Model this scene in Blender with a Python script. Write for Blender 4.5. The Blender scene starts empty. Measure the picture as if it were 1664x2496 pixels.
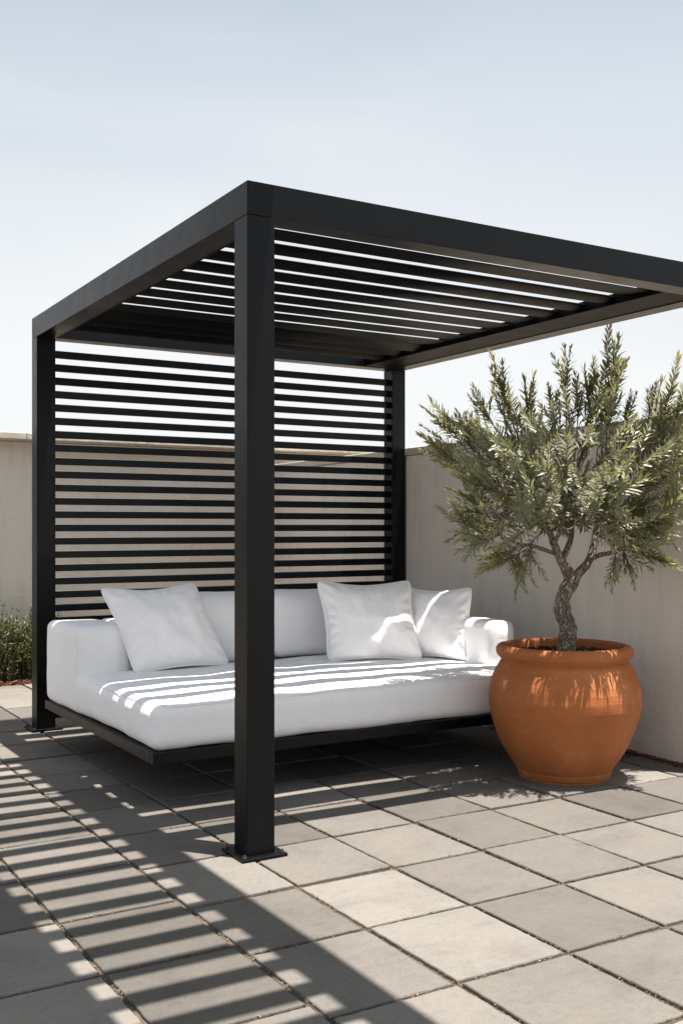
import bpy, bmesh, math, random
from mathutils import Vector, Matrix, noise
random.seed(7)
S = bpy.context.scene
col = S.collection
R = math.radians

# ---------------------------------------------------------------- camera numbers
F, TH, HOR, D0, R0, HC = 2577.0, R(59.03), 1289.0, 3.835, -0.341, 1.202
ST, CT = math.sin(TH), math.cos(TH)
CAM = Vector((-(R0*ST + D0*CT), -(-R0*CT + D0*ST), HC))
def at(px, py, d):                       # world point of a photo point at depth d
    r = (px-832)/F*d
    a, b = r-R0, d-D0
    return Vector((a*ST+b*CT, -a*CT+b*ST, HC-(py-HOR)*d/F))

cam = bpy.data.objects.new('camera', bpy.data.cameras.new('camera'))
col.objects.link(cam)
cam.location = CAM
cam.rotation_euler = (R(90), 0, math.atan2(ST, CT)-R(90))
cd = cam.data
cd.sensor_fit = 'VERTICAL'; cd.sensor_height = 36; cd.lens = 36*F/2496
cd.shift_y = (HOR-1248)/2496; cd.clip_end = 2000; cd.clip_start = .02
S.camera = cam

# ---------------------------------------------------------------- object helpers
def tag(o, label=None, cat=None, group=None, kind=None):
    if label: o['label'] = label
    if cat: o['category'] = cat
    if group: o['group'] = group
    if kind: o['kind'] = kind
    return o
def empty(name, loc, label, cat, group=None, rz=0):
    o = bpy.data.objects.new(name, None); col.objects.link(o)
    o.location = loc; o.rotation_euler = (0, 0, rz); o.empty_display_size = .1
    return tag(o, label, cat, group)
def link(name, bm, mat, parent=None, smooth=False, loc=None):
    """bm is in world space unless parent has its own placement"""
    me = bpy.data.meshes.new(name)
    bm.to_mesh(me); bm.free()
    if smooth:
        for p in me.polygons: p.use_smooth = True
    o = bpy.data.objects.new(name, me); col.objects.link(o)
    for m in (mat if isinstance(mat, (list, tuple)) else [mat]): me.materials.append(m)
    if parent:
        o.parent = parent
    return o
def shift(bm, v):
    bmesh.ops.translate(bm, verts=bm.verts, vec=v); return bm
def box(bm, x0, x1, y0, y1, z0, z1, bev=0.0, seg=2):
    t = bmesh.new()
    bmesh.ops.create_cube(t, size=1)
    bmesh.ops.scale(t, vec=(x1-x0, y1-y0, z1-z0), verts=t.verts)
    bmesh.ops.translate(t, vec=((x0+x1)/2, (y0+y1)/2, (z0+z1)/2), verts=t.verts)
    if bev > 0:
        bmesh.ops.bevel(t, geom=list(t.edges), offset=bev, segments=seg, affect='EDGES', profile=.5, clamp_overlap=True)
    me = bpy.data.meshes.new('tmp'); t.to_mesh(me); t.free(); bm.from_mesh(me); bpy.data.meshes.remove(me)
    return bm
def cyl(bm, c, r, z0, z1, n=16, r2=None):
    vs = []
    for z, rr in ((z0, r), (z1, r if r2 is None else r2)):
        vs.append([bm.verts.new((c[0]+rr*math.cos(2*math.pi*k/n), c[1]+rr*math.sin(2*math.pi*k/n), z)) for k in range(n)])
    for k in range(n): bm.faces.new((vs[0][k], vs[0][(k+1) % n], vs[1][(k+1) % n], vs[1][k]))
    bm.faces.new(vs[1]); bm.faces.new(vs[0][::-1])
    return bm
def tube(bm, pts, rad, n=10, rough=0.0, fr=30.0, cap=True):
    prev = None; rings = []
    for i, p in enumerate(pts):
        t = (pts[min(i+1, len(pts)-1)]-pts[max(i-1, 0)])
        if t.length < 1e-9: t = Vector((0, 0, 1))
        t.normalize()
        if prev is None:
            u = t.orthogonal().normalized()
        else:
            u = (prev - t*prev.dot(t))
            u = u.normalized() if u.length > 1e-6 else t.orthogonal().normalized()
        prev = u; v = t.cross(u)
        ring = []
        for k in range(n):
            a = 2*math.pi*k/n
            dirv = u*math.cos(a)+v*math.sin(a)
            q = p+dirv*rad[i]
            if rough: q = q + dirv*rad[i]*rough*noise.noise(q*fr)
            ring.append(bm.verts.new(q))
        rings.append(ring)
    for a, b in zip(rings, rings[1:]):
        for k in range(n): bm.faces.new((a[k], a[(k+1) % n], b[(k+1) % n], b[k]))
    if cap:
        bm.faces.new(rings[0][::-1]); bm.faces.new(rings[-1])
    return bm
def smooth_path(pts, rad, m=6):
    """Catmull-Rom"""
    P, Q = [], []
    n = len(pts)
    for i in range(n-1):
        p0, p1, p2, p3 = pts[max(i-1, 0)], pts[i], pts[i+1], pts[min(i+2, n-1)]
        for k in range(m):
            t = k/m
            P.append(.5*((2*p1)+(p2-p0)*t+(2*p0-5*p1+4*p2-p3)*t*t+(3*p1-p0-3*p2+p3)*t**3))
            Q.append(rad[i]*(1-t)+rad[i+1]*t)
    P.append(pts[-1]); Q.append(rad[-1])
    return P, Q

# ---------------------------------------------------------------- materials
def mat(name):
    m = bpy.data.materials.new(name); m.use_nodes = True
    nt = m.node_tree; b = nt.nodes['Principled BSDF']
    return m, nt, b
def nd(nt, t, **kw):
    n = nt.nodes.new(t)
    for k, v in kw.items():
        if k in n.inputs: n.inputs[k].default_value = v
        else: setattr(n, k, v)
    return n
def ramp(nt, fac, stops):
    r = nt.nodes.new('ShaderNodeValToRGB')
    e = r.color_ramp.elements
    while len(e) < len(stops): e.new(.5)
    for i, (p, c) in enumerate(stops):
        e[i].position = p; e[i].color = (*c, 1) if len(c) == 3 else c
    nt.links.new(fac, r.inputs[0]); return r.outputs[0]
def coord(nt, kind='Object', scale=(1, 1, 1)):
    tc = nt.nodes.new('ShaderNodeTexCoord'); mp = nt.nodes.new('ShaderNodeMapping')
    mp.inputs['Scale'].default_value = scale
    nt.links.new(tc.outputs[kind], mp.inputs[0]); return mp.outputs[0]
def noi(nt, vec, scale, detail=6, rough=.6, dist=0):
    n = nd(nt, 'ShaderNodeTexNoise', Scale=scale, Detail=detail, Roughness=rough, Distortion=dist)
    nt.links.new(vec, n.inputs['Vector']); return n.outputs['Fac']
def mixc(nt, a, b, fac, mode='MIX'):
    m = nt.nodes.new('ShaderNodeMix'); m.data_type = 'RGBA'; m.blend_type = mode
    for s, v in ((0, fac), (6, a), (7, b)):
        if hasattr(v, 'is_output') or isinstance(v, bpy.types.NodeSocket): nt.links.new(v, m.inputs[s])
        else: m.inputs[s].default_value = v if s == 0 else (*v, 1)
    return m.outputs[2]
def mth(nt, op, a, b=None, c=None):
    m = nt.nodes.new('ShaderNodeMath'); m.operation = op
    for i, v in enumerate((a, b, c)):
        if v is None: continue
        if isinstance(v, bpy.types.NodeSocket): nt.links.new(v, m.inputs[i])
        else: m.inputs[i].default_value = v
    return m.outputs[0]
def bump(nt, b, h, strength, dist, prev=None):
    n = nd(nt, 'ShaderNodeBump', Strength=strength, Distance=dist)
    nt.links.new(h, n.inputs['Height'])
    if prev is not None: nt.links.new(prev, n.inputs['Normal'])
    nt.links.new(n.outputs[0], b.inputs['Normal']); return n.outputs[0]

def m_metal(name='anthracite_powder_coat', spec=.21, ro=(.30, .42)):
    m, nt, b = mat(name)
    v = coord(nt)
    n1 = noi(nt, v, 2.2, 5); n2 = noi(nt, v, 600, 2, .5)
    c = ramp(nt, n1, [(.3, (.0016, .0021, .0027)), (.7, (.0026, .0033, .0041))])
    nt.links.new(c, b.inputs['Base Color'])
    rr = ramp(nt, noi(nt, v, 9, 6, .7), [(.3, (ro[0],)*3), (.75, (ro[1],)*3)])
    nt.links.new(rr, b.inputs['Roughness'])
    b.inputs['Specular IOR Level'].default_value = spec
    bump(nt, b, n2, .18, .0006)
    return m
def m_fabric():
    m, nt, b = mat('white_woven_fabric')
    v = coord(nt)
    n1 = noi(nt, v, 3, 5)
    c = ramp(nt, n1, [(.3, (.905, .895, .90)), (.7, (.935, .925, .93))])
    nt.links.new(c, b.inputs['Base Color'])
    b.inputs['Roughness'].default_value = .95
    b.inputs['Specular IOR Level'].default_value = .15
    b.inputs['Sheen Weight'].default_value = .25
    b.inputs['Sheen Roughness'].default_value = .5
    w = noi(nt, v, 420, 3, .7)
    p = bump(nt, b, w, .55, .0012)
    bump(nt, b, noi(nt, v, 14, 6, .6, .9), .5, .010, p)
    return m
def m_paving():
    m, nt, b = mat('stone_paving')
    at_ = nt.nodes.new('ShaderNodeAttribute'); at_.attribute_name = 'tone'
    v = coord(nt)
    base = ramp(nt, at_.outputs['Fac'], [(0, (.088, .080, .071)), (.35, (.113, .103, .092)), (.7, (.143, .131, .118)), (1, (.194, .179, .162))])
    big = noi(nt, v, 2.6, 7, .65, .4)
    c = mixc(nt, base, ramp(nt, big, [(.25, (.70, .69, .68)), (.5, (1, 1, 1)), (.78, (1.14, 1.11, 1.05))]), .85, 'MULTIPLY')
    veins = noi(nt, coord(nt, 'Object', (2.2, 9, 1)), 2.3, 8, .62, 1.2)
    c = mixc(nt, c, ramp(nt, veins, [(.3, (.88, .86, .83)), (.5, (1.0, 1.0, 1.0)), (.8, (1.05, 1.04, 1.03))]), .55, 'MULTIPLY')
    fine = noi(nt, v, 260, 3, .7)
    c = mixc(nt, c, ramp(nt, fine, [(.3, (.70, .69, .68)), (.52, (1, 1, 1)), (.78, (1.20, 1.19, 1.17))]), .85, 'MULTIPLY')
    mid = noi(nt, coord(nt, 'Object', (1, 1, 1)), 34, 5, .7, .3)
    c = mixc(nt, c, ramp(nt, mid, [(.3, (.86, .85, .83)), (.5, (1, 1, 1)), (.75, (1.06, 1.05, 1.04))]), .8, 'MULTIPLY')
    spots = nd(nt, 'ShaderNodeTexVoronoi', Scale=7.0)
    nt.links.new(v, spots.inputs['Vector'])
    st = mth(nt, 'MULTIPLY', ramp(nt, spots.outputs['Distance'], [(.0, (1,)*3), (.11, (0,)*3)]), ramp(nt, noi(nt, v, 5, 3), [(.55, (0,)*3), (.72, (1,)*3)]))
    c = mixc(nt, c, (.13, .105, .078), mth(nt, 'MULTIPLY', st, .35))
    nt.links.new(c, b.inputs['Base Color'])
    b.inputs['Roughness'].default_value = .82
    b.inputs['Specular IOR Level'].default_value = .3
    p = bump(nt, b, fine, .5, .0022)
    p = bump(nt, b, veins, .35, .004, p)
    bump(nt, b, noi(nt, v, 40, 6, .7), .5, .003, p)
    return m
def m_sand():
    m, nt, b = mat('joint_sand')
    v = coord(nt)
    c = ramp(nt, noi(nt, v, 190, 3, .8), [(.3, (.05, .038, .028)), (.5, (.105, .082, .06)), (.74, (.25, .205, .155))])
    c = mixc(nt, c, ramp(nt, noi(nt, v, 1.7, 4), [(.35, (.55, .5, .45)), (.65, (1.1, 1, .9))]), 1, 'MULTIPLY')
    nt.links.new(c, b.inputs['Base Color']); b.inputs['Roughness'].default_value = .95
    bump(nt, b, noi(nt, v, 220, 3, .8), 1, .006)
    return m
def m_stucco(name, c0, c1):
    m, nt, b = mat(name)
    v = coord(nt)
    c = ramp(nt, noi(nt, v, 1.1, 8, .62, .6), [(.28, c0), (.72, c1)])
    c = mixc(nt, c, ramp(nt, noi(nt, v, 160, 3, .7), [(.3, (.9,)*3), (.7, (1.06,)*3)]), .8, 'MULTIPLY')
    stain = noi(nt, coord(nt, 'Object', (4, 4, .45)), 2.4, 7, .65)
    c = mixc(nt, c, ramp(nt, stain, [(.34, (.86, .845, .82)), (.52, (1, 1, 1))]), .6, 'MULTIPLY')
    nt.links.new(c, b.inputs['Base Color']); b.inputs['Roughness'].default_value = .92
    b.inputs['Specular IOR Level'].default_value = .2
    p = bump(nt, b, noi(nt, v, 150, 4, .75), .5, .003)
    bump(nt, b, noi(nt, coord(nt, 'Object', (1, 1, 1.6)), 9, 6, .65, .8), .6, .016, p)
    return m
def m_terra():
    m, nt, b = mat('terracotta')
    v = coord(nt)
    rings = noi(nt, coord(nt, 'Object', (.25, .25, 14)), 2.4, 5, .6, .2)
    c = ramp(nt, noi(nt, v, 3.5, 7, .62, .5), [(.25, (.30, .092, .027)), (.5, (.38, .126, .039)), (.78, (.45, .172, .068))])
    c = mixc(nt, c, ramp(nt, rings, [(.3, (.84, .80, .76)), (.6, (1.05, 1.03, 1.0))]), .5, 'MULTIPLY')
    chalk = mth(nt, 'MULTIPLY', ramp(nt, noi(nt, v, 8, 8, .75, .8), [(.56, (0,)*3), (.72, (1,)*3)]), .32)
    c = mixc(nt, c, (.52, .33, .21), chalk)
    c = mixc(nt, c, ramp(nt, noi(nt, v, 220, 3, .7), [(.3, (.86,)*3), (.7, (1.08,)*3)]), .8, 'MULTIPLY')
    nt.links.new(c, b.inputs['Base Color']); b.inputs['Roughness'].default_value = .8
    b.inputs['Specular IOR Level'].default_value = .3
    p = bump(nt, b, rings, .45, .006)
    p = bump(nt, b, noi(nt, v, 30, 6, .65), .3, .004, p)
    bump(nt, b, noi(nt, v, 260, 3, .7), .4, .0015, p)
    return m
def m_bark():
    m, nt, b = mat('olive_bark')
    v = coord(nt, 'Object', (1, 1, .38))
    vo = nd(nt, 'ShaderNodeTexVoronoi', Scale=85.0); vo.feature = 'DISTANCE_TO_EDGE'
    wv = nt.nodes.new('ShaderNodeVectorMath'); wv.operation = 'ADD'
    nz = nd(nt, 'ShaderNodeTexNoise', Scale=22.0, Detail=4)
    sc = nt.nodes.new('ShaderNodeVectorMath'); sc.operation = 'SCALE'; sc.inputs['Scale'].default_value = .05
    nt.links.new(v, nz.inputs['Vector']); nt.links.new(nz.outputs['Color'], sc.inputs[0])
    nt.links.new(v, wv.inputs[0]); nt.links.new(sc.outputs[0], wv.inputs[1]); nt.links.new(wv.outputs[0], vo.inputs['Vector'])
    crack = ramp(nt, vo.outputs['Distance'], [(0, (0,)*3), (.22, (1,)*3)])
    c = ramp(nt, noi(nt, v, 18, 6, .7), [(.3, (.22, .175, .135)), (.6, (.40, .33, .265)), (.8, (.56, .49, .41))])
    c = mixc(nt, (.07, .052, .04), c, crack)
    nt.links.new(c, b.inputs['Base Color']); b.inputs['Roughness'].default_value = .9
    p = bump(nt, b, crack, .9, .006)
    bump(nt, b, noi(nt, v, 60, 6, .7), .7, .004, p)
    return m
def m_leaf(name, cols, under, transl=.3, rough=.42):
    m, nt, b = mat(name)
    a = nt.nodes.new('ShaderNodeAttribute'); a.attribute_name = 'tone'
    c = ramp(nt, a.outputs['Fac'], cols)
    g = nt.nodes.new('ShaderNodeNewGeometry')
    c2 = mixc(nt, c, under, g.outputs['Backfacing'])       # olive leaves are silvery underneath
    nt.links.new(c2, b.inputs['Base Color']); b.inputs['Roughness'].default_value = rough
    tr = nt.nodes.new('ShaderNodeBsdfTranslucent'); mx = nt.nodes.new('ShaderNodeMixShader')
    tc = mixc(nt, c, (.30, .30, .05), .45)
    nt.links.new(tc, tr.inputs['Color'])
    mx.inputs[0].default_value = transl
    nt.links.new(b.outputs[0], mx.inputs[1]); nt.links.new(tr.outputs[0], mx.inputs[2])
    nt.links.new(mx.outputs[0], nt.nodes['Material Output'].inputs['Surface'])
    return m
def m_chips(name, stops, rough=.95):
    m, nt, b = mat(name)
    a = nt.nodes.new('ShaderNodeAttribute'); a.attribute_name = 'tone'
    c = ramp(nt, a.outputs['Fac'], stops)
    c = mixc(nt, c, ramp(nt, noi(nt, coord(nt), 120, 4), [(.3, (.6,)*3), (.7, (1.2,)*3)]), .8, 'MULTIPLY')
    nt.links.new(c, b.inputs['Base Color']); b.inputs['Roughness'].default_value = rough
    return m
M_LOUV = m_metal('matt_black_louvre_paint', .07, (.5, .6))
M_METAL, M_FAB, M_PAVE, M_SAND = m_metal(), m_fabric(), m_paving(), m_sand()
M_WALL = m_stucco('beige_stucco', (.72, .655, .585), (.80, .735, .665))
M_COPE = m_stucco('coping_stone', (.50, .455, .39), (.58, .53, .46))
M_TERRA, M_BARK = m_terra(), m_bark()
M_OLIVE = m_leaf('olive_leaf', [(0, (.09, .105, .042)), (.4, (.19, .188, .075)), (.75, (.32, .29, .105)), (1, (.46, .39, .15))], (.34, .35, .25), .36, .42)
M_SHRUB = m_leaf('shrub_leaf', [(0, (.016, .030, .007)), (.5, (.040, .068, .013)), (.9, (.095, .13, .022)), (1, (.17, .10, .03))], (.07, .085, .03), .25, .45)
M_MULCH = m_chips('bark_mulch', [(0, (.05, .02, .011)), (.5, (.13, .05, .026)), (1, (.24, .11, .06))])
M_SOIL = m_chips('potting_soil', [(0, (.012, .008, .006)), (.7, (.035, .024, .017)), (1, (.16, .12, .09))])
def plain(name, c, rough=.6):
    m, nt, b = mat(name)
    cc = ramp(nt, noi(nt, coord(nt), 12, 5), [(.3, tuple(x*.85 for x in c)), (.7, tuple(x*1.1 for x in c))])
    nt.links.new(cc, b.inputs['Base Color']); b.inputs['Roughness'].default_value = rough
    return m
M_BOLT = plain('steel_bolt', (.12, .12, .12), .35); M_BOLT.node_tree.nodes['Principled BSDF'].inputs['Metallic'].default_value = .8
M_EARTH = plain('dry_earth', (.16, .13, .10), .95)
M_SHADE_PANEL = plain('shade_panel_board', (.03, .03, .03), .7)

def set_tone(o, vals):
    at_ = o.data.attributes.new('tone', 'FLOAT', 'FACE')
    at_.data.foreach_set('value', vals)

# ---------------------------------------------------------------- ground and paving
bm = bmesh.new()
s = 400
vs = [bm.verts.new(p) for p in ((-s, -s, -.09), (s, -s, -.09), (s, s, -.09), (-s, s, -.09))]
bm.faces.new(vs)
tag(link('ground', bm, M_EARTH), kind='structure')
bm = bmesh.new()
n = 2
vs = [bm.verts.new(p) for p in ((-6, -6.2, -.011), (4.6, -6.2, -.011), (4.6, 4.81, -.011), (-6, 4.81, -.011))]
bm.faces.new(vs)
tag(link('paving_joint_sand', bm, M_SAND), kind='structure')

XL = [.022+.392*k for k in range(-15, 12)]
YR = [-6.03, -5.59, -5.16, -4.72, -4.29, -3.85, -3.41, -2.98, -2.54, -2.10, -1.66, -1.22, -.77, -.335, .10, .53, .95, 1.34, 1.69, 2.10, 2.52, 2.93, 3.34, 3.75, 4.13, 4.47, 4.81]
bm = bmesh.new(); tones = []
rng = random.Random(11)
def tile(x0, x1, y0, y1):
    j = .0058 + rng.uniform(0, .0028)
    x0 += j+rng.uniform(0, .0015); x1 -= j+rng.uniform(0, .0015); y0 += j+.0025; y1 -= j+.0025+rng.uniform(0, .002)
    if x1-x0 < .02 or y1-y0 < .02: return
    dz = rng.uniform(-.0028, .0022); tx, ty = rng.uniform(-.008, .008), rng.uniform(-.008, .008)
    cx, cy = (x0+x1)/2, (y0+y1)/2
    m = 26 if (y0 < 1.2 and x0 > -1.8 and y0 > -2.4 and x0 < 2.6) else 8
    per = []
    for k in range(m): per.append((x0+(x1-x0)*k/m, y0, 0, -1))
    for k in range(m): per.append((x1, y0+(y1-y0)*k/m, 1, 0))
    for k in range(m): per.append((x1-(x1-x0)*k/m, y1, 0, 1))
    for k in range(m): per.append((x0, y1-(y1-y0)*k/m, -1, 0))
    per2 = []
    for (x, y, nx, ny) in per:
        w = .0026*noise.noise(Vector((x*23, y*23, 1)))+.0022*noise.noise(Vector((x*90, y*90, 5)))
        per2.append((x+nx*w, y+ny*w))
    rings = []
    for off, z in ((0, -.03), (0, -.0045), (.0016, -.0014), (.0055, 0)):
        ring = []
        for (x, y) in per2:
            ddx, ddy = cx-x, cy-y
            x2 = x+(off if ddx > 0 else -off)*min(1, abs(ddx)*2/(x1-x0)*1.0+.0) if off else x
            y2 = y+(off if ddy > 0 else -off)*min(1, abs(ddy)*2/(y1-y0)) if off else y
            ring.append(bm.verts.new((x2, y2, z+dz+tx*(x2-cx)+ty*(y2-cy))))
        rings.append(ring)
    t = rng.choice((rng.uniform(0, .6), rng.uniform(.25, .75), rng.uniform(.6, 1)))
    N = len(per2)
    for a, b in zip(rings, rings[1:]):
        for k in range(N):
            bm.faces.new((a[k], a[(k+1) % N], b[(k+1) % N], b[k])); tones.append(t)
    bm.faces.new(rings[-1]); tones.append(t)
for ix in range(len(XL)-1):
    x0, x1 = XL[ix], XL[ix+1]
    sh = 0 if x0 > -.45 else .0
    ys = list(YR)
    if x0 < -.40:                      # the strips left of the pergola are laid half a slab off
        ys = [YR[0]] + [ (YR[i]+YR[i+1])/2+.03 for i in range(len(YR)-1)] + [4.81]
    if x0 < -.75: ys = [y-.16 if 0 < i < len(ys)-1 else y for i, y in enumerate(ys)]
    for a, b in zip(ys, ys[1:]):
        if b-a > .05: tile(x0, x1, a, b)
o = link('paving', bm, M_PAVE); tag(o, kind='structure'); set_tone(o, tones)
me = o.data

# loose grit lying in the joints and along the slab edges
rg = random.Random(8)
M_GRIT = m_chips('joint_grit', [(0, (.05, .036, .026)), (.45, (.14, .11, .08)), (.8, (.19, .155, .12)), (1, (.26, .225, .185))])
def add_grit():
    bm = bmesh.new(); tn = []
    def pick():
        while True:
            if rg.random() < .5:
                x = rg.choice([v for v in XL if -2 < v < 2.6])+rg.gauss(0, .0048); y = rg.uniform(-2.2, 2.6)
            else:
                ix = rg.choice([i for i in range(len(XL)-1) if -2 < XL[i] < 2.5]); x0 = XL[ix]
                x = rg.uniform(x0, XL[ix+1])
                ys = list(YR)
                if x0 < -.40: ys = [YR[0]]+[(YR[i]+YR[i+1])/2+.03 for i in range(len(YR)-1)]+[4.81]
                if x0 < -.75: ys = [y-.16 if 0 < i < len(ys)-1 else y for i, y in enumerate(ys)]
                y = rg.choice([v for v in ys if -2.2 < v < 2.6])+rg.gauss(0, .0058)
            if noise.noise(Vector((x*2.1, y*2.1, 7))) > -.25+rg.uniform(-.2, .3): return x, y
    chips(bm, tn, 11000, pick, (.0025, .0078), (-.007, .0005), rg)
    o = link('joint_grit', bm, M_GRIT); set_tone(o, tn); tag(o, kind='structure')
# ---------------------------------------------------------------- garden walls
def wall_thing(name, label, x0, y0, x1, y1, thick, h, side, over=.018):
    """straight wall from (x0,y0) to (x1,y1); its visible face runs through those points, body on 'side'"""
    a, b = Vector((x0, y0, 0)), Vector((x1, y1, 0))
    L = (b-a).length; ang = math.atan2(y1-y0, x1-x0)
    t = empty(name, a, label, 'wall', rz=ang)
    s_ = side
    bm = bmesh.new(); box(bm, 0, L, min(0, s_*thick), max(0, s_*thick), -.1, h-.055, .004, 1)
    link('wall_body', bm, M_WALL, t)
    bm = bmesh.new()
    k = 0; x = 0
    while x < L-.01:                   # coping stones
        w = min(1.0, L-x)
        if L-x-w < .3: w = L-x
        lo, hi = sorted((-s_*over, s_*(thick+.018)))
        box(bm, x+.002, x+w-.002, lo, hi, h-.053, h, .005, 2)
        x += w
    link('coping', bm, M_COPE, t)
    return t
wall_thing('garden_wall', 'beige rendered garden wall running along the right behind the terracotta pot', 2.555, .122, 2.745, 5.245, .22, 1.784, -1)
wall_thing('garden_wall', 'beige rendered back garden wall behind the slatted screen and green shrub', -4.5, 5.25, 4.02, 5.25, .22, 1.966, 1, .225)  # overhang made this deep only to keep the wall face in shade

# ---------------------------------------------------------------- mulch beds
def chips(bm, tones, n, fx, size, zs, rg):
    for i in range(n):
        x, y = fx(); z = rg.uniform(*zs)
        l, w, h = rg.uniform(*size), rg.uniform(*size)*.55, rg.uniform(*size)*.25
        m = Matrix.Translation((x, y, z)) @ Matrix.Rotation(rg.uniform(0, 6.28), 4, 'Z') @ Matrix.Rotation(rg.uniform(-.5, .5), 4, 'X') @ Matrix.Rotation(rg.uniform(-.5, .5), 4, 'Y')
        P = [m @ Vector((sx*l/2*rg.uniform(.7, 1), sy*w/2*rg.uniform(.7, 1), sz*h/2)) for sz in (-1, 1) for sx, sy in ((-1, -1), (1, -1), (1, 1), (-1, 1))]
        v = [bm.verts.new(p) for p in P]
        t = rg.random()
        for f in ((4, 5, 6, 7), (0, 1, 5, 4), (1, 2, 6, 5), (2, 3, 7, 6), (3, 0, 4, 7)):
            bm.faces.new([v[k] for k in f]); tones.append(t)
add_grit()
rg = random.Random(3)
bm = bmesh.new(); tn = []
def bedbase(bm, x0, x1, y0, y1, z, tn, slope=0):
    v = [bm.verts.new(p) for p in ((x0, y0, z), (x1, y0, z), (x1, y1, z), (x0, y1, z))]
    bm.faces.new(v); tn.append(.2)
bedbase(bm, -4.4, 2.6, 4.81, 5.249, -.005, tn)
chips(bm, tn, 5200, lambda: (rg.uniform(-2.2, 2.5), rg.uniform(4.81, 5.24)), (.012, .042), (0, .022), rg)
o = link('bark_mulch', bm, M_MULCH); set_tone(o, tn); tag(o, kind='stuff')
o['label'] = 'reddish brown bark mulch under the green shrub along the back wall'; o['category'] = 'mulch'
bm = bmesh.new(); tn = []
def strip():
    y = rg.uniform(.15, 4.7); return 2.555+.0371*(y-.122)-abs(rg.gauss(0, .016))-.004, y
chips(bm, tn, 2600, strip, (.008, .026), (.001, .014), rg)
o = link('bark_mulch', bm, M_MULCH); set_tone(o, tn); tag(o, kind='stuff')
o['label'] = 'thin line of reddish mulch at the foot of the right wall beside the pot'; o['category'] = 'mulch'

# ---------------------------------------------------------------- pergola
PW, LX, LY, HT, BZ = .112, 2.643, 2.959, 2.468, .1225
perg = empty('pergola', (0, 0, 0), 'black metal pergola with louvred roof and slatted back screen over the white daybed', 'pergola')
def post(x, y):
    bm = bmesh.new(); box(bm, x, x+PW, y, y+PW, .012, HT-BZ-.001, .0035, 2)
    p = link('post', bm, M_METAL, perg)
    bm = bmesh.new(); box(bm, x-.036, x+PW+.036, y-.036, y+PW+.036, 0.001, .013, .003, 2)
    link('base_plate', bm, M_METAL, p)
    for sx in (-.02, PW+.02):
        for sy in (-.02, PW+.02):
            bm = bmesh.new(); cyl(bm, (x+sx, y+sy), .0085, .013, .021, 6); cyl(bm, (x+sx, y+sy), .0045, .021, .026, 10)
            link('bolt', bm, M_BOLT, p)
post(0, 0); post(0, LY-PW); post(LX-PW, LY-PW); post(LX-PW, 0)
# beams butt at the corners, small shadow gap like the photographed seams
def beam(x0, x1, y0, y1, z0=HT-BZ, z1=HT):
    bm = bmesh.new(); box(bm, x0, x1, y0, y1, z0, z1, .0035, 2); return link('beam', bm, M_METAL, perg)
def mitred(poly):
    bm = bmesh.new(); b = [bm.verts.new((x, y, HT-BZ)) for x, y in poly]; t_ = [bm.verts.new((x, y, HT)) for x, y in poly]
    bm.faces.new(t_); bm.faces.new(b[::-1])
    for k in range(4): bm.faces.new((b[k], b[(k+1) % 4], t_[(k+1) % 4], t_[k]))
    bmesh.ops.bevel(bm, geom=list(bm.edges), offset=.0018, segments=2, affect='EDGES', profile=.5)
    link('beam', bm, M_METAL, perg)
g = .0005
mitred([(g, 0), (LX-g, 0), (LX-PW-g, PW), (PW+g, PW)])
mitred([(LX-g, LY), (g, LY), (PW+g, LY-PW), (LX-PW-g, LY-PW)])
mitred([(0, LY-g), (0, g), (PW, PW+g), (PW, LY-PW-g)])
mitred([(LX, g), (LX, LY-g), (LX-PW, LY-PW-g), (LX-PW, PW+g)])
# gutter lip inside the frame carrying the louvre ends
for x0, x1 in ((PW+.001, PW+.022), (LX-PW-.235, LX-PW-.001)):
    bm = bmesh.new(); box(bm, x0, x1, PW+.002, LY-PW-.002, HT-.118, HT-.062, .001, 1)
    link('louvre_rail', bm, M_LOUV, perg)
for k in range(12):
    yc = .302+.207*k-(.012 if k == 1 else 0)
    bm = bmesh.new()
    # louvre blade: slim aerofoil section swept along X
    sec = []
    w, t, rise = {0: (.197, .012, 4.6), 1: (.102, .026, -7.5), 4: (.172, .014, 1.0), 5: (.212, .010, 2.6), 6: (.212, .010, 2.2), 7: (.212, .010, 2.0), 8: (.212, .010, 1.9)}.get(k, (.110, .026, -5.5) if k < 4 else (.155, .014, -11))
    for i in range(14):
        a = 2*math.pi*i/14
        sec.append((math.cos(a)*w/2, math.sin(a)*t/2*(1.0 if abs(math.cos(a)) < .95 else .8)))
    ca, sa = math.cos(R(rise)), math.sin(R(rise))
    ends = []
    for x in (PW+.024, LX-PW-.237):
        ends.append([bm.verts.new((x, yc+u*ca-v*sa, HT-.088+u*sa+v*ca)) for u, v in sec])
    n = len(sec)
    for i in range(n): bm.faces.new((ends[0][i], ends[1][i], ends[1][(i+1) % n], ends[0][(i+1) % n]))
    bm.faces.new(ends[0]); bm.faces.new(ends[1][::-1])
    bmesh.ops.recalc_face_normals(bm, faces=bm.faces)
    for f in bm.faces: f.smooth = len(f.verts) == 4
    link('louvre', bm, M_LOUV, perg)
for k in range(28):
    zc = 2.255-.0805*k
    bm = bmesh.new(); box(bm, PW+.001, LX-PW-.001, LY-PW/2-.013, LY-PW/2+.013, zc-.022, zc+.022, .0025, 1)
    link('screen_slat', bm, M_METAL, perg)

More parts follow.
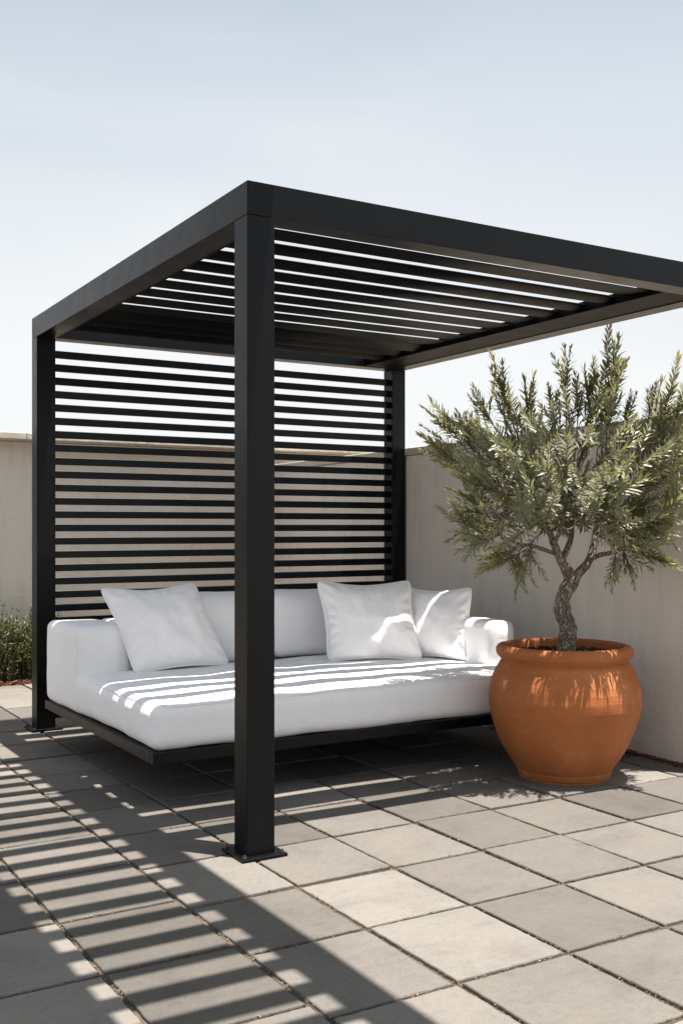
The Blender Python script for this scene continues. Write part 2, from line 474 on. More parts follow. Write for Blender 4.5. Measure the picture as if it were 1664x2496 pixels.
# ---------------------------------------------------------------- unseen slatted canopy, added above the view only to throw the striped shade
SA, SC = -.11, .145                        # metres the shade moves per metre of height, to the right and back
ZN = 4.0
NB = Vector((-.9, 1.4, 0))
nb = empty('added_shade_canopy', NB, 'unseen slatted canopy added above the left of the terrace only to throw striped shade on the slabs', 'canopy')
def npart(name, x0, x1, y0, y1, z0, z1, m=M_METAL):
    bm = bmesh.new(); box(bm, x0, x1, y0, y1, z0, z1, .003, 1); shift(bm, -NB); return link(name, bm, m, nb)
ox, oy = -SA*ZN, -SC*ZN
xr, yb = -.165+ox, 2.16+oy                # right and rear edges, from where their shade lies
WC = 1.25
npart('beam', xr-.135, xr, -4.6, yb, ZN-.05, ZN+.07)
npart('beam', xr-WC, xr-WC+.11, -4.6, yb, ZN-.05, ZN+.07)
npart('beam', xr-WC+.111, xr-.136, yb-.12, yb, ZN-.05, ZN+.07)
npart('beam', xr-WC+.111, xr-.136, -4.6, -4.48, ZN-.05, ZN+.07)
npart('shade_panel', xr-WC+.112, xr-.655, -2.5, yb-.121, ZN, ZN+.05, M_SHADE_PANEL)  # solid part added to darken the slabs left of the stripes
npart('post', xr-WC, xr-WC+.11, yb-.12, yb, 0.0, ZN-.051)
npart('post', xr-WC, xr-WC+.11, -4.6, -4.48, 0.0, ZN-.051)
npart('post', xr-.135, xr-.02, -4.6, -4.48, 0.0, ZN-.051)
y = 1.93+oy
while y > -2.5:
    npart('louvre', xr-.654, xr-.136, y-.043, y+.043, ZN, ZN+.02)
    y -= .1755

# ---------------------------------------------------------------- daybed
def rbox(x0, x1, y0, y1, z0, z1, r, step=.03, puff=(0, 0, 0), wr=0.0, seed=0, lean=None):
    """rounded, slightly puffed upholstery block"""
    bm = bmesh.new()
    c = Vector(((x0+x1)/2, (y0+y1)/2, (z0+z1)/2)); h = Vector(((x1-x0)/2, (y1-y0)/2, (z1-z0)/2))
    def axis_pts(hh):
        n_in = max(2, int(round(2*(hh-r)/step)))
        a = [-hh + r*(1-math.cos(R(k*22.5))) for k in range(0, 4)]
        a = [-hh + r*v for v in (0, .25, .55, 1)]
        inner = [-hh+r+(2*hh-2*r)*k/n_in for k in range(n_in+1)]
        return [-hh, -hh+.3*r, -hh+.65*r]+inner+[hh-.65*r, hh-.3*r, hh]
    ax = [axis_pts(h[i]) for i in range(3)]
    cache = {}
    def vert(p):
        key = tuple(round(v, 5) for v in p)
        if key in cache: return cache[key]
        q = Vector(p)
        core = Vector([max(-(h[i]-r), min(h[i]-r, q[i])) for i in range(3)])
        d = q-core
        if d.length > 1e-9: q = core + d.normalized()*r
        e = Vector([q[i]/h[i] for i in range(3)])
        for i in range(3):
            j, k = (i+1) % 3, (i+2) % 3
            q[i] += puff[i]*e[i]*(1-min(1, abs(e[j]))**3)*(1-min(1, abs(e[k]))**3)
        if wr:
            wv = noise.noise(Vector((q.x*3.1+seed, q.y*3.1, q.z*3.1)))*wr + noise.noise(Vector((q.x*11+seed, q.y*11, q.z*11)))*wr*.25
            q += (d.normalized() if d.length > 1e-9 else Vector((0, 0, 0)))*wv
        if lean: q.y += lean*(q.z+h.z)
        v = bm.verts.new(q+c); cache[key] = v; return v
    for i in range(3):
        j, k = (i+1) % 3, (i+2) % 3
        for sgn in (-1, 1):
            for a in range(len(ax[j])-1):
                for b in range(len(ax[k])-1):
                    P = []
                    for (u, w_) in ((a, b), (a+1, b), (a+1, b+1), (a, b+1)):
                        p = [0, 0, 0]; p[i] = sgn*h[i]; p[j] = ax[j][u]; p[k] = ax[k][w_]; P.append(vert(p))
                    if sgn < 0: P.reverse()
                    bm.faces.new(P)
    return bm
def seam(pts, r=.0035, closed=True):
    bm = bmesh.new()
    if closed: pts = pts+[pts[0]]
    tube(bm, pts, [r]*len(pts), 6, cap=not closed); return bm
DB = (-.06, .785, 0)
sofa = empty('daybed', DB, 'white upholstered outdoor daybed on a low black metal frame under the pergola', 'daybed')
def sp(name, bm, m=M_FAB, smooth=True, parent=None):
    shift(bm, (-DB[0], -DB[1], 0)) if parent is None else shift(bm, (-DB[0], -DB[1], 0))
    return link(name, bm, m, parent or sofa, smooth)
SX0, SX1, SY0, SY1 = -.06, 2.17, .785, 2.45
bm = bmesh.new(); box(bm, SX0, SX1, SY0, SY0+.04, .200, .248, .002, 1); box(bm, SX0, SX1, SY1-.04, SY1, .200, .248, .002, 1)
box(bm, SX0, SX0+.04, SY0+.04, SY1-.04, .200, .248, .002, 1); box(bm, SX1-.04, SX1, SY0+.04, SY1-.04, .200, .248, .002, 1)
box(bm, SX0+.04, SX1-.04, SY0+.04, SY1-.04, .215, .240)
sp('frame', bm, M_METAL, False)
for x in (.62, 1.60):
    for y in (1.72, 2.28):
        bm = bmesh.new(); box(bm, x-.03, x+.03, y-.03, y+.03, .001, .199, .002, 1); sp('leg', bm, M_METAL, False)
AL, AR = .235, 1.985       # inner faces of the armrests
# the seat is an L: one deep cushion in front of and between the armrests
seatbm = rbox(SX0+.006, SX1-.006, SY0+.006, 1.99, .249, .452, .055, .025, (.004, .004, .014), .010, 3)
seat = sp('seat_cushion', seatbm)
arm_y0l, arm_y0r = 1.855, 1.07
arm_l = sp('armrest', rbox(SX0+.004, AL, arm_y0l, SY1-.004, .250, .694, .042, .03, (.008, .008, .008), .008, 7))
arm_r = sp('armrest', rbox(AR, SX1-.004, arm_y0r, SY1-.004, .250, .690, .04, .03, (.008, .008, .008), .008, 9))
sp('backrest', rbox(AL+.002, AR-.002, 2.17, SY1-.004, .250, .692, .04, .03, (0, .004, .004), .003, 12))
sp('back_cushion', rbox(AL+.02, 1.105, 1.955, 2.165, .455, .835, .07, .025, (.006, .028, .012), .012, 21, .10))
sp('back_cushion', rbox(1.115, AR-.008, 1.955, 2.165, .455, .83, .07, .025, (.006, .028, .012), .012, 33, .10))
# stitched seams
def arm_seam(x0, x1, y, z0, z1, arm):
    r, P = .04, []
    for cx, cz, a0 in ((x1-r, z0+r, -90), (x1-r, z1-r, 0), (x0+r, z1-r, 90), (x0+r, z0+r, 180)):
        for k in range(7):
            a = R(a0+15*k); P.append(Vector((cx+r*math.cos(a), y, cz+r*math.sin(a))))
    b_ = seam(P, .0024); sp('piping', b_, M_FAB, True, arm)
def rect_seam(x0, x1, y0, y1, z, r=.05, n=6):
    P = []
    for cx, cy, a0 in ((x1-r, y0+r, -90), (x1-r, y1-r, 0), (x0+r, y1-r, 90), (x0+r, y0+r, 180)):
        for k in range(n+1):
            a = R(a0+90*k/n); P.append(Vector((cx+r*math.cos(a), cy+r*math.sin(a), z)))
    out = []
    for a, b in zip(P, P[1:]+[P[0]]):
        m = max(1, int((b-a).length/.05))
        for k in range(m): out.append(a.lerp(b, k/m))
    return out
arm_seam(SX0+.007, AL-.003, arm_y0l+.020, .262, .691, arm_l)
arm_seam(AR+.003, SX1-.007, arm_y0r+.020, .262, .687, arm_r)
ps = rect_seam(SX0+.020, SX1-.020, SY0+.020, 1.98, .4365, .045)
bm = seam(ps, .0028); s_ = sp('piping', bm, M_FAB, True, seat)

# ---------------------------------------------------------------- throw pillows
def pillow(name_label, c, wdir, up, W, H, T, seed, group='white throw pillows on the daybed'):
    """c = middle of the bottom edge; wdir, up: unit-ish vectors"""
    wdir = Vector(wdir).normalized(); up = Vector(up); up = (up-wdir*up.dot(wdir)*.0).normalized()
    nrm = wdir.cross(up).normalized()
    base = Vector(c)
    root = empty('throw_pillow', base, name_label, 'pillow', group)
    N = 40; bm = bmesh.new()
    def P(u, v, side):
        au, av = abs(u), abs(v)
        # edges bow in between pointed corners
        cr_ = .055*(au*av)**9
        x = u*(W/2)*(1-.085*(1-av**2)**1.3-cr_)
        y = v*(H/2)*(1-.080*(1-au**2)**1.3-cr_)
        prof = ((1-au**2.4)*(1-av**2.4))
        t = T/2*max(0, prof)**.50
        t *= 1+.10*noise.noise(Vector((u*1.7+seed, v*1.7, side)))
        # gathers running inwards from the corners and edges
        e = min(1-au, 1-av)
        ang = math.atan2(v, u)
        cr = (math.sin(ang*23+seed+3*noise.noise(Vector((u*2, v*2, seed))))*.0050*math.exp(-((e-.13)/.11)**2))
        dg = noise.noise(Vector((u*4.3+seed, v*2.1, 4)))*.009*max(0, prof)**.4
        t += (cr+dg)*(1 if e > 0 else 0)
        # slumps into its lower half
        y2 = y - .018*(1-au*au)*(v > 0)*v
        t *= 1+.14*(-v)
        wob = .006*noise.noise(Vector((u*2.3, v*2.3, seed*3)))
        return wdir*x + up*(y2+H/2) + nrm*(side*t+wob)
    grid = {}
    for side in (-1, 1):
        for i in range(N+1):
            for j in range(N+1):
                u = -math.cos(math.pi*i/N) if False else -1+2*i/N
                v = -1+2*j/N
                u = math.sin(u*math.pi/2)*.35+u*.65; v = math.sin(v*math.pi/2)*.35+v*.65
                edge = i in (0, N) or j in (0, N)
                if edge and side == 1: grid[(side, i, j)] = grid[(-1, i, j)]; continue
                grid[(side, i, j)] = bm.verts.new(P(u, v, side))
    for side in (-1, 1):
        for i in range(N):
            for j in range(N):
                f = [grid[(side, i, j)], grid[(side, i+1, j)], grid[(side, i+1, j+1)], grid[(side, i, j+1)]]
                if side < 0: f.reverse()
                bm.faces.new(f)
    link('cover', bm, M_FAB, root, True)
    # piping round the edge
    per = []
    for i in range(N): per.append((i, 0))
    for j in range(N): per.append((N, j))
    for i in range(N, 0, -1): per.append((i, N))
    for j in range(N, 0, -1): per.append((0, j))
    pts = []
    for i, j in per:
        u, v = -1+2*i/N, -1+2*j/N
        u = math.sin(u*math.pi/2)*.35+u*.65; v = math.sin(v*math.pi/2)*.35+v*.65
        pts.append(P(u, v, 1))
    sm = [(pts[k-1]+pts[k]*2+pts[(k+1) % len(pts)])/4 for k in range(len(pts))]
    bm = bmesh.new(); tube(bm, sm+[sm[0]], [.0052]*(len(sm)+1), 8, cap=False)
    link('piping', bm, M_FAB, root, True)
    return root
pillow('large white pillow leaning back on the left armrest of the daybed', (.475, 1.742, .462), (1, .05, .02), (-.235, .40, .86), .555, .50, .19, 2.3)
ca, sa = math.cos(R(-24)), math.sin(R(-24))
pillow('square white pillow standing right of the front post, overlapping the smaller pillow', (1.54, 1.53, .462), (ca, sa, 0), (.02, .30, .93), .545, .47, .19, 5.1)
ca, sa = math.cos(R(-54)), math.sin(R(-54))
pillow('smaller white pillow tucked against the right armrest behind the square pillow', (1.868, 1.44, .462), (ca, sa, 0), (.16, .16, .93), .44, .42, .16, 8.4)

# ---------------------------------------------------------------- terracotta pot
PC = Vector((1.906, .405, 0))
pot = empty('plant_pot', PC, 'large round terracotta pot with rolled rim holding the olive tree', 'pot')
pot.scale = (.98, .98, 1)
prof = [(0, .0), (.205, .0), (.217, .003), (.226, .012), (.231, .026), (.234, .034), (.2365, .044), (.264, .084), (.305, .145), (.336, .215), (.360, .285), (.3715, .345), (.3735, .38), (.370, .42),
        (.360, .465), (.345, .505), (.328, .535), (.314, .556), (.307, .563), (.310, .568), (.3165, .571), (.3165, .576), (.326, .581), (.333, .589), (.3370, .600), (.3370, .613), (.332, .625), (.323, .633), (.311, .637), (.298, .636), (.291, .628), (.288, .61), (.288, .55), (.29, .50)]
pp, _ = [], None
pv = [Vector((r, z, 0)) for r, z in prof]
sm, _ = smooth_path(pv, [0]*len(pv), 3)
bm = bmesh.new(); NS = 96; rings = []
for q in sm:
    ring = []
    for k in range(NS):
        a = 2*math.pi*k/NS
        rr = max(0.0001, q.x)
        d = Vector((math.cos(a), math.sin(a), 0))
        w = .004*noise.noise(Vector((d.x*1.2, d.y*1.2, q.y*3)))+.0014*noise.noise(Vector((d.x*2, d.y*2, q.y*40)))
        if .10 < q.y < .52 and q.x > .25: w += .0012*math.sin(q.y*150)*(.5+noise.noise(Vector((d.x, d.y, q.y*9))))
        if abs(q.y-.30) < .02 and q.x > .3: w -= .0028*math.exp(-((q.y-.30)/.006)**2)
        ring.append(bm.verts.new((d.x*(rr+w*(rr > .1)), d.y*(rr+w*(rr > .1)), q.y+.0015)))
    rings.append(ring)
for a, b in zip(rings, rings[1:]):
    for k in range(NS): bm.faces.new((a[k], a[(k+1) % NS], b[(k+1) % NS], b[k]))
link('pot_body', bm, M_TERRA, pot, True)
bm = bmesh.new(); tn = []
rg = random.Random(5)
G = 30; sv = {}
for i in range(G+1):
    for j in range(25):
        r = .289*i/G; a = 2*math.pi*j/24
        if i == 0 and j > 0: sv[(i, j)] = sv[(0, 0)]; continue
        if j == 24: sv[(i, j)] = sv[(i, 0)]; continue
        x, y = r*math.cos(a), r*math.sin(a)
        sv[(i, j)] = bm.verts.new((x, y, .586+.012*noise.noise(Vector((x*14, y*14, 0)))+.02*math.exp(-(r/.09)**2)))
for i in range(G):
    for j in range(24):
        f = []
        for k in ((i, j), (i+1, j), (i+1, j+1), (i, j+1)):
            if sv[k] not in f: f.append(sv[k])
        bm.faces.new(f); tn.append(rg.uniform(0, .5))
def disc():
    r = .283*math.sqrt(rg.random()); a = rg.uniform(0, 6.28); return r*math.cos(a), r*math.sin(a)
chips(bm, tn, 2600, disc, (.005, .016), (.588, .602), rg)
o = link('soil', bm, M_SOIL, pot); set_tone(o, tn)

# ---------------------------------------------------------------- olive tree
TD = 5.18
def z5(x, y, dd=0.0): return at(1000+x/2.3614, 780+y/2.3614, TD+dd)
base = z5(897, 1905); base.z = .585
tree = empty('olive_tree', base, 'small olive tree with crooked trunk and silvery green crown in the terracotta pot', 'tree')
bm = bmesh.new()
def limb(pts, rads, n=14, m=7, rough=.18):
    P, Q = smooth_path(pts, rads, m); tube(bm, P, Q, n, rough, 34); return P
px = 1/2.3614*TD/F       # metres per zoomed pixel
trunk_pts = [z5(897, 1950), z5(897, 1890), z5(905, 1800), z5(900, 1745, .01), z5(878, 1690, .01), z5(872, 1625, 0), z5(893, 1560, -.01), z5(925, 1500, 0)]
limb(trunk_pts, [58*px, 55*px, 48*px, 47*px, 46*px, 44*px, 42*px, 44*px], 20, 8, .22)
L1 = limb([z5(925, 1510), z5(905, 1450), z5(868, 1390, -.01), z5(833, 1310, -.02), z5(800, 1225, -.03), z5(740, 1120, -.05), z5(690, 990, -.08)], [38*px, 33*px, 27*px, 23*px, 18*px, 13*px, 6*px])
L2 = limb([z5(930, 1515), z5(965, 1460), z5(1010, 1410, .01), z5(1043, 1340, .02), z5(1060, 1250, .03), z5(1075, 1130, .06), z5(1110, 980, .08)], [36*px, 28*px, 25*px, 22*px, 18*px, 13*px, 6*px])
L3 = limb([z5(868, 1395), z5(895, 1330, .03), z5(925, 1240, .06), z5(930, 1120, .10), z5(925, 950, .12)], [20*px, 18*px, 15*px, 11*px, 6*px])
L4 = limb([z5(842, 1345, -.02), z5(790, 1330, -.05), z5(700, 1300, -.09), z5(610, 1285, -.14), z5(520, 1240, -.16)], [15*px, 13*px, 10*px, 8*px, 4*px], 10)
L5 = limb([z5(1035, 1375, .0), z5(1100, 1350, -.05), z5(1200, 1325, -.12), z5(1290, 1250, -.17), z5(1380, 1180, -.22)], [15*px, 14*px, 11*px, 8*px, 4*px], 10)
L6 = limb([z5(822, 1290, -.02), z5(860, 1215, -.08), z5(880, 1130, -.15), z5(900, 1000, -.2)], [13*px, 11*px, 8*px, 4*px], 10)
L7 = limb([z5(1055, 1270, .03), z5(1120, 1180, .02), z5(1210, 1080, -.03), z5(1300, 960, -.10)], [13*px, 11*px, 8*px, 4*px], 10)
L8 = limb([z5(800, 1230, -.02), z5(700, 1150, .08), z5(600, 1060, .16), z5(520, 960, .2)], [12*px, 10*px, 7*px, 4*px], 10)
shift(bm, -base)
link('trunk', bm, M_BARK, tree, True)
nodes = []
for L in (L1, L2, L3, L4, L5, L6, L7, L8): nodes += L[len(L)//3:]

# crown outline in the zoomed photo coordinates (shoot tips reach past it)
OUT = [(140, 700), (230, 600), (330, 600), (420, 560), (520, 470), (640, 470), (720, 520), (800, 480), (880, 400), (960, 470), (1030, 400), (1120, 330), (1200, 420), (1250, 560), (1350, 560), (1430, 520), (1540, 500),
       (1640, 620), (1640, 800), (1600, 950), (1620, 1080), (1520, 1200), (1400, 1320), (1300, 1390), (1190, 1340), (1080, 1240), (960, 1230), (840, 1240), (740, 1250), (640, 1350), (520, 1370), (430, 1310), (300, 1270), (260, 1150), (320, 1050), (300, 930), (210, 840)]
def inside(x, y):
    c = False; n = len(OUT)
    for i in range(n):
        x0, y0 = OUT[i]; x1, y1 = OUT[(i+1) % n]
        if (y0 > y) != (y1 > y) and x < (x1-x0)*(y-y0)/(y1-y0)+x0: c = not c
    return c
VIEW = Vector((CT, ST, 0)); RIGHT = Vector((ST, -CT, 0)); UP = Vector((0, 0, 1))
def wall_ok(p, m=.03):
    lim = 2.555+.0371*(p.y-.122)-m
    if p.x > lim:
        k = (p.x-lim)/CT; p = p-VIEW*k
    return p
lb = bmesh.new(); ltone = []; tw = bmesh.new()
rg = random.Random(21)
def leaf(p, d, nrm, L, W, tone):
    """lanceolate leaf, folded along the midrib and slightly arched"""
    d = d.normalized(); s_ = d.cross(nrm)
    if s_.length < 1e-4: s_ = d.orthogonal()
    s_.normalize(); n2 = s_.cross(d).normalized()
    bend = rg.uniform(-.10, .22)*L; fold = .22
    a = lb.verts.new(p)
    st = []
    for t, w in ((.30, .80), (.62, .92), (.86, .5)):
        c = p+d*L*t-n2*bend*t*t
        st.append((lb.verts.new(c+s_*W*.5*w+n2*W*fold*w*.5), lb.verts.new(c-n2*0), lb.verts.new(c-s_*W*.5*w+n2*W*fold*w*.5)))
    e = lb.verts.new(p+d*L-n2*bend)
    fs = [(a, st[0][1], st[0][0]), (a, st[0][2], st[0][1])]
    for q, r_ in zip(st, st[1:]):
        fs += [(q[0], q[1], r_[1], r_[0]), (q[1], q[2], r_[2], r_[1])]
    fs += [(st[2][0], st[2][1], e), (st[2][1], st[2][2], e)]
    for f in fs: lb.faces.new(f); ltone.append(tone)
def shoot(b, tip, big=1.0, sag=0.0, dens=1.0, tone0=None, bare=.12):
    b = wall_ok(b, .05); tip = wall_ok(tip, .05)
    L = (tip-b).length
    if L < .03: return
    d = (tip-b)/L
    side = d.orthogonal().normalized(); bow = rg.uniform(-.08, .08)*L
    n = max(5, int(L/.0113*dens)); pts = []
    m = 9
    for k in range(m+1):
        t = k/m
        pts.append(b+d*L*t+side*bow*math.sin(t*math.pi)+UP*(-sag*4*t*(1-t)*L*.2 + .0))
    tube(tw, pts, [.0028*(1-.75*k/m)*(.7+.5*big) for k in range(m+1)], 5)
    ph = rg.uniform(0, 6.28)
    tb = rg.uniform(.18, .72) if tone0 is None else tone0
    for k in range(n):
        t = bare+(1-bare)*k/(n-1)
        i = min(m-1, int(t*m)); q = pts[i].lerp(pts[i+1], t*m-i)
        ax = (pts[i+1]-pts[i]).normalized()
        u = ax.orthogonal().normalized(); v = ax.cross(u)
        a = ph+(k % 2)*math.pi/2+rg.uniform(-.35, .35)
        for sg in (0, math.pi):
            if rg.random() < .06: continue
            out = u*math.cos(a+sg)+v*math.sin(a+sg)
            sp_ = .95 - .50*t**3 + rg.uniform(-.18, .18)      # spread from the stem, closer at the tip
            dd = (ax*math.cos(sp_)+out*math.sin(sp_)+UP*rg.uniform(-.05, .16)).normalized()
            Lf = (.045+.017*math.sin(min(1, t*1.15)*math.pi))*big*rg.uniform(.75, 1.15)*(1-.28*t**4)
            leaf(q, dd, (ax-dd*ax.dot(dd)), Lf, Lf*rg.uniform(.19, .28), max(0, min(1, tb+rg.gauss(0, .15)+.18*(t-.5))))
    # terminal tuft
    for k in range(3):
        ax = (pts[-1]-pts[-2]).normalized(); u = ax.orthogonal(); v = ax.cross(u); a = ph+k*2.1
        leaf(pts[-1], ax+(u*math.cos(a)+v*math.sin(a))*.28, u*math.cos(a)+v*math.sin(a), .045*big*rg.uniform(.8, 1.1), .0085*big, max(0, min(1, tb+.15)))
def near_node(p):
    return min(nodes, key=lambda q: (q-p).length_squared)
# measured shoots: (tip x, tip y, base x, base y, depth shift, size)
KEY = [(128, 480, 330, 760, -.10, 1.15), (70, 670, 380, 900, -.18, 1.1), (470, 212, 600, 640, .02, 1.2), (370, 440, 500, 640, -.1, 1.0), (655, 350, 690, 700, .08, 1.1),
       (885, 168, 895, 620, .10, .95), (1140, 68, 1095, 680, -.02, 1.3), (1195, 120, 1130, 600, .03, 1.2), (1215, 280, 1100, 700, -.1, 1.25), (1000, 290, 1040, 640, .12, 1.0), (1055, 240, 1080, 560, .15, .95),
       (1535, 235, 1400, 760, -.30, 1.25), (1440, 365, 1370, 700, -.22, 1.05), (1385, 410, 1350, 720, -.1, .9), (1600, 300, 1480, 720, -.38, 1.2), (170, 1090, 470, 1260, -.12, 1.05), (240, 980, 500, 1120, .0, 1.05), (290, 905, 560, 1010, -.2, 1.05),
       (400, 1455, 680, 1320, -.15, 1.05), (615, 1495, 560, 1300, -.1, .9), (440, 1400, 660, 1290, .05, 1.0), (280, 1325, 520, 1240, -.2, 1.0), (1512, 1412, 1230, 1320, -.18, 1.15), (1285, 1525, 1220, 1310, -.05, .85), (1400, 1310, 1200, 1300, -.3, 1.0), (1190, 1470, 1170, 1300, -.12, .9),
       (1540, 745, 1240, 960, -.35, 1.3), (1630, 960, 1300, 1190, -.40, 1.25), (1600, 1110, 1290, 1220, -.35, 1.15), (1160, 915, 1060, 1120, -.42, 1.5), (1215, 950, 1050, 1125, -.42, 1.45), (1075, 960, 1040, 1140, -.42, 1.3), (715, 815, 650, 1030, -.40, 1.2),
       (640, 1480, 620, 1330, .05, .85), (350, 560, 440, 760, .1, 1.0), (270, 570, 380, 760, .15, .95), (800, 400, 830, 620, .2, .9), (560, 400, 620, 640, .15, 1.0), (960, 350, 960, 600, .0, .9), (150, 810, 430, 940, .1, 1.0), (1590, 650, 1400, 840, -.3, 1.1), (1250, 490, 1230, 660, .1, .9), (690, 1440, 690, 1290, -.05, .8),
       (1500, 1230, 1280, 1260, -.25, 1.1), (1440, 1280, 1240, 1270, -.1, 1.0)]
for (tx, ty, bx, by, dd, big) in KEY:
    b = z5(bx, by, dd*.55); tip = z5(tx, ty, dd)
    shoot(b, tip, big, 0, 1.0, rg.uniform(.35, .8))
    nn = near_node(b)
    mid = nn.lerp(b, .5)+Vector((0, 0, rg.uniform(-.03, .03)))
    P, Q = smooth_path([nn, mid, b], [.0062, .0045, .0030], 4); tube(tw, P, Q, 6)
    # two side shoots
    for k in range(3):
        t = rg.uniform(.1, .55); s0 = b.lerp(tip, t); dirv = (tip-b).normalized()
        dv = (dirv+Vector((rg.uniform(-.6, .6), rg.uniform(-.6, .6), rg.uniform(-.1, .5)))).normalized()
        shoot(s0, s0+dv*rg.uniform(.10, .19), big*.85, 0, 1.0)
cx0, cy0 = 900, 1020
cnt = 0
while cnt < 290:
    x, y = rg.uniform(150, 1620), rg.uniform(330, 1390)
    if not inside(x, y): continue
    # depth extent follows an ellipsoid around the crown centre
    ex, ey = (x-880)/760, (y-900)/560
    q = 1-ex*ex-ey*ey
    if q < .02: q = .02
    depth = rg.uniform(-1, 1)*.50*math.sqrt(q)
    if rg.random() < .25: depth = math.copysign(.50*math.sqrt(q)*rg.uniform(.75, 1), depth)
    b = z5(x, y, depth)
    cen = z5(cx0, cy0, 0)
    out = (b-cen); out.z *= .9
    out = out.normalized() if out.length > .01 else UP.copy()
    dv = (out*1.0+UP*rg.uniform(.1, .75)+Vector((rg.uniform(-.5, .5), rg.uniform(-.5, .5), rg.uniform(-.4, .4)))).normalized()
    if y > 1180: dv = (out+Vector((rg.uniform(-.5, .5), rg.uniform(-.5, .5), rg.uniform(-.5, .25)))).normalized()
    L = rg.uniform(.12, .24)
    b2 = b-dv*L*.55
    tip = b2+dv*L
    # keep the shoots inside the outline
    r_ = (tip-CAM).dot(RIGHT); d_ = (tip-CAM).dot(VIEW)
    X = 832+F*r_/d_; Y = HOR+F*(HC-tip.z)/d_
    if not inside((X-1000)*2.3614, (Y-780)*2.3614) and rg.random() < .75: continue
    shoot(b2, tip, rg.uniform(.8, 1.05), 0, .95)
    if cnt % 2 == 0:
        nn = near_node(b2); mid = nn.lerp(b2, .55)+Vector((rg.uniform(-.02, .02), rg.uniform(-.02, .02), rg.uniform(-.03, .02)))
        P, Q = smooth_path([nn, mid, b2], [.0048, .0034, .0022], 3); tube(tw, P, Q, 5)
    cnt += 1
shift(tw, -base); shift(lb, -base)
link('twigs', tw, M_BARK, tree, True)
o = link('crown', lb, M_OLIVE, tree, False); set_tone(o, ltone)

# ---------------------------------------------------------------- shrubs on the mulch bed
def shrub(loc, w, h, seed, label, n=2600):
    global lb, ltone
    rg2 = random.Random(seed)
    t = empty('shrub', loc, label, 'shrub', 'shrubs along the back wall')
    st = bmesh.new(); b_ = bmesh.new(); tn = []
    def lf(p, d, L, W, tone):
        d = d.normalized(); s_ = d.orthogonal().normalized(); s_ = Matrix.Rotation(rg2.uniform(0, 6.28), 3, d) @ s_
        n2 = d.cross(s_)
        v = [b_.verts.new(q) for q in (p, p+d*L*.4+s_*W*.5+n2*W*.1, p+d*L-n2*W*.1, p+d*L*.4-s_*W*.5+n2*W*.1)]
        b_.faces.new((v[0], v[1], v[2])); b_.faces.new((v[0], v[2], v[3])); tn.extend((tone, tone))
    k = 0
    while k < n//14:
        a = rg2.uniform(0, 6.28); rr = math.sqrt(rg2.random()); 
        x, y = math.cos(a)*rr*w/2, math.sin(a)*rr*.19
        top = h*(.55+.45*math.sqrt(max(0, 1-rr*rr)))*(1+.25*noise.noise(Vector((x*6+seed, y*6, 1))))
        wisp = rg2.random() < .13
        if wisp: top *= rg2.uniform(1.1, 1.38)
        e = Vector((x*1.08, y, top)); s0 = Vector((x*.75, y*.7, .0))
        P, Q = smooth_path([s0, Vector((x*.8, y*.8, top*.5)), e], [.004, .003, .0012], 5)
        tube(st, P, Q, 4)
        for j in range(rg2.randint(34, 50) if not wisp else 24):
            tt = rg2.uniform(.04, 1.0)**.85; q = P[min(len(P)-1, int(tt*(len(P)-1)))]
            q = q+Vector((rg2.gauss(0, .025), rg2.gauss(0, .025), rg2.gauss(0, .02)))*(0.35 if wisp else 1)
            dv = Vector((rg2.uniform(-1, 1), rg2.uniform(-1, 1), rg2.uniform(-.2, 1)))
            lf(q, dv, rg2.uniform(.018, .034), rg2.uniform(.010, .017), min(1, max(0, rg2.gauss(.42, .22))) if rg2.random() > .02 else 1)
        k += 1
    link('stems', st, M_BARK, t, True)
    o = link('foliage', b_, M_SHRUB, t); set_tone(o, tn)
shrub((.12, 5.03, 0), .78, .50, 4, 'dense dark green shrub with wispy tips left of the rear left post', 6200)
shrub((.66, 5.04, 0), .60, .46, 9, 'dark green shrub on the mulch hidden mostly behind the rear left post', 4200)
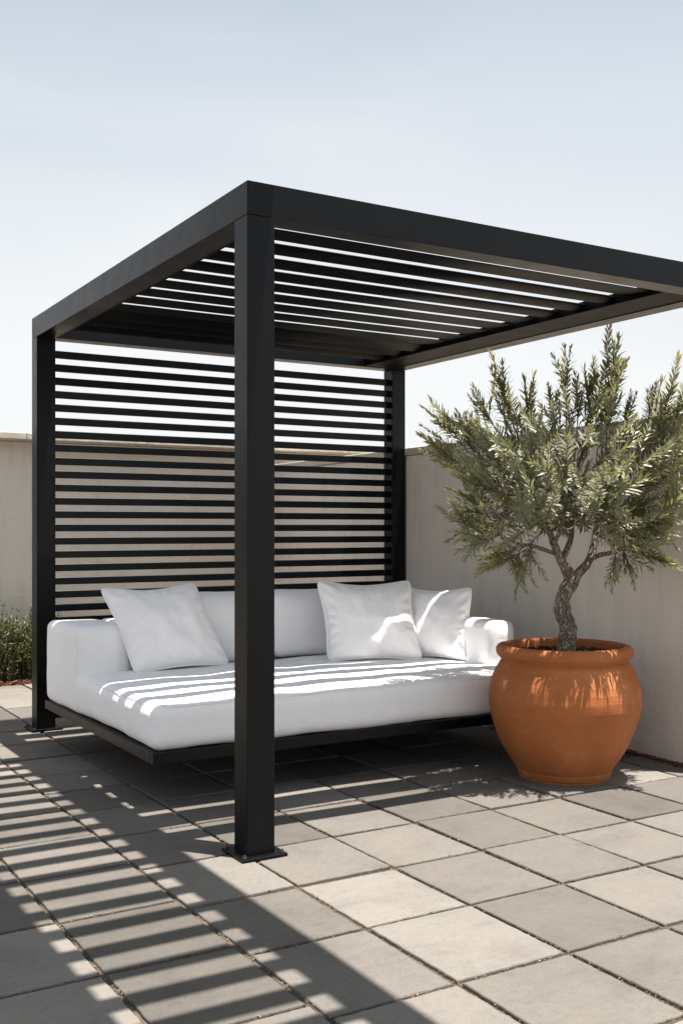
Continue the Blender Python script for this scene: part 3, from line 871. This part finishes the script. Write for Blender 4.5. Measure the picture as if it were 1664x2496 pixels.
shrub((-.62, 5.03, 0), .70, .46, 14, 'dark green shrub at the far left edge of the mulch bed', 3600)

# ---------------------------------------------------------------- light
el = math.atan2(1, math.hypot(SA, SC))
sun = bpy.data.objects.new('sun', bpy.data.lights.new('sun', 'SUN')); col.objects.link(sun)
sun.data.energy = 5.0; sun.data.angle = R(.4); sun.data.color = (1, .945, .875)
sun.rotation_euler = Vector((SA, SC, -1)).to_track_quat('-Z', 'Y').to_euler()
sun.location = (-3, -1, 8)
w = bpy.data.worlds.new('World'); S.world = w; w.use_nodes = True
nt = w.node_tree; bg = nt.nodes['Background']
sky = nt.nodes.new('ShaderNodeTexSky'); sky.sky_type = 'NISHITA'; sky.sun_disc = False
sky.sun_elevation = el; sky.sun_rotation = math.atan2(-SA, -SC)
sky.air_density = 1.0; sky.dust_density = 3.0; sky.ozone_density = 1.2; sky.altitude = 50
# thin bright haze, thicker towards the horizon, with faint veils of cirrus
tc = nt.nodes.new('ShaderNodeTexCoord'); sep = nt.nodes.new('ShaderNodeSeparateXYZ'); nt.links.new(tc.outputs['Generated'], sep.inputs[0])
HAZE = (6.85, 7.0, 7.1)
hz = ramp(nt, sep.outputs['Z'], [(0, (.99,)*3), (.12, (.93,)*3), (.25, (.76,)*3), (.45, (.46,)*3), (1, (.40,)*3)])
mp = nt.nodes.new('ShaderNodeMapping'); mp.inputs['Scale'].default_value = (1, 1, 3); nt.links.new(tc.outputs['Generated'], mp.inputs[0])
cl = ramp(nt, noi(nt, mp.outputs[0], 1.6, 5, .5, .6), [(.35, (0,)*3), (.7, (.16,)*3)])
fac = mth(nt, 'MINIMUM', mth(nt, 'ADD', hz, cl), 1.0)
cc = mixc(nt, mixc(nt, sky.outputs[0], (.92, 1.06, 1.04), 1.0, 'MULTIPLY'), HAZE, fac)
nt.links.new(cc, bg.inputs['Color']); bg.inputs['Strength'].default_value = .0545

S.view_settings.view_transform = 'Standard'; S.view_settings.look = 'None'; S.view_settings.gamma = 1
S.view_settings.exposure = 1.33
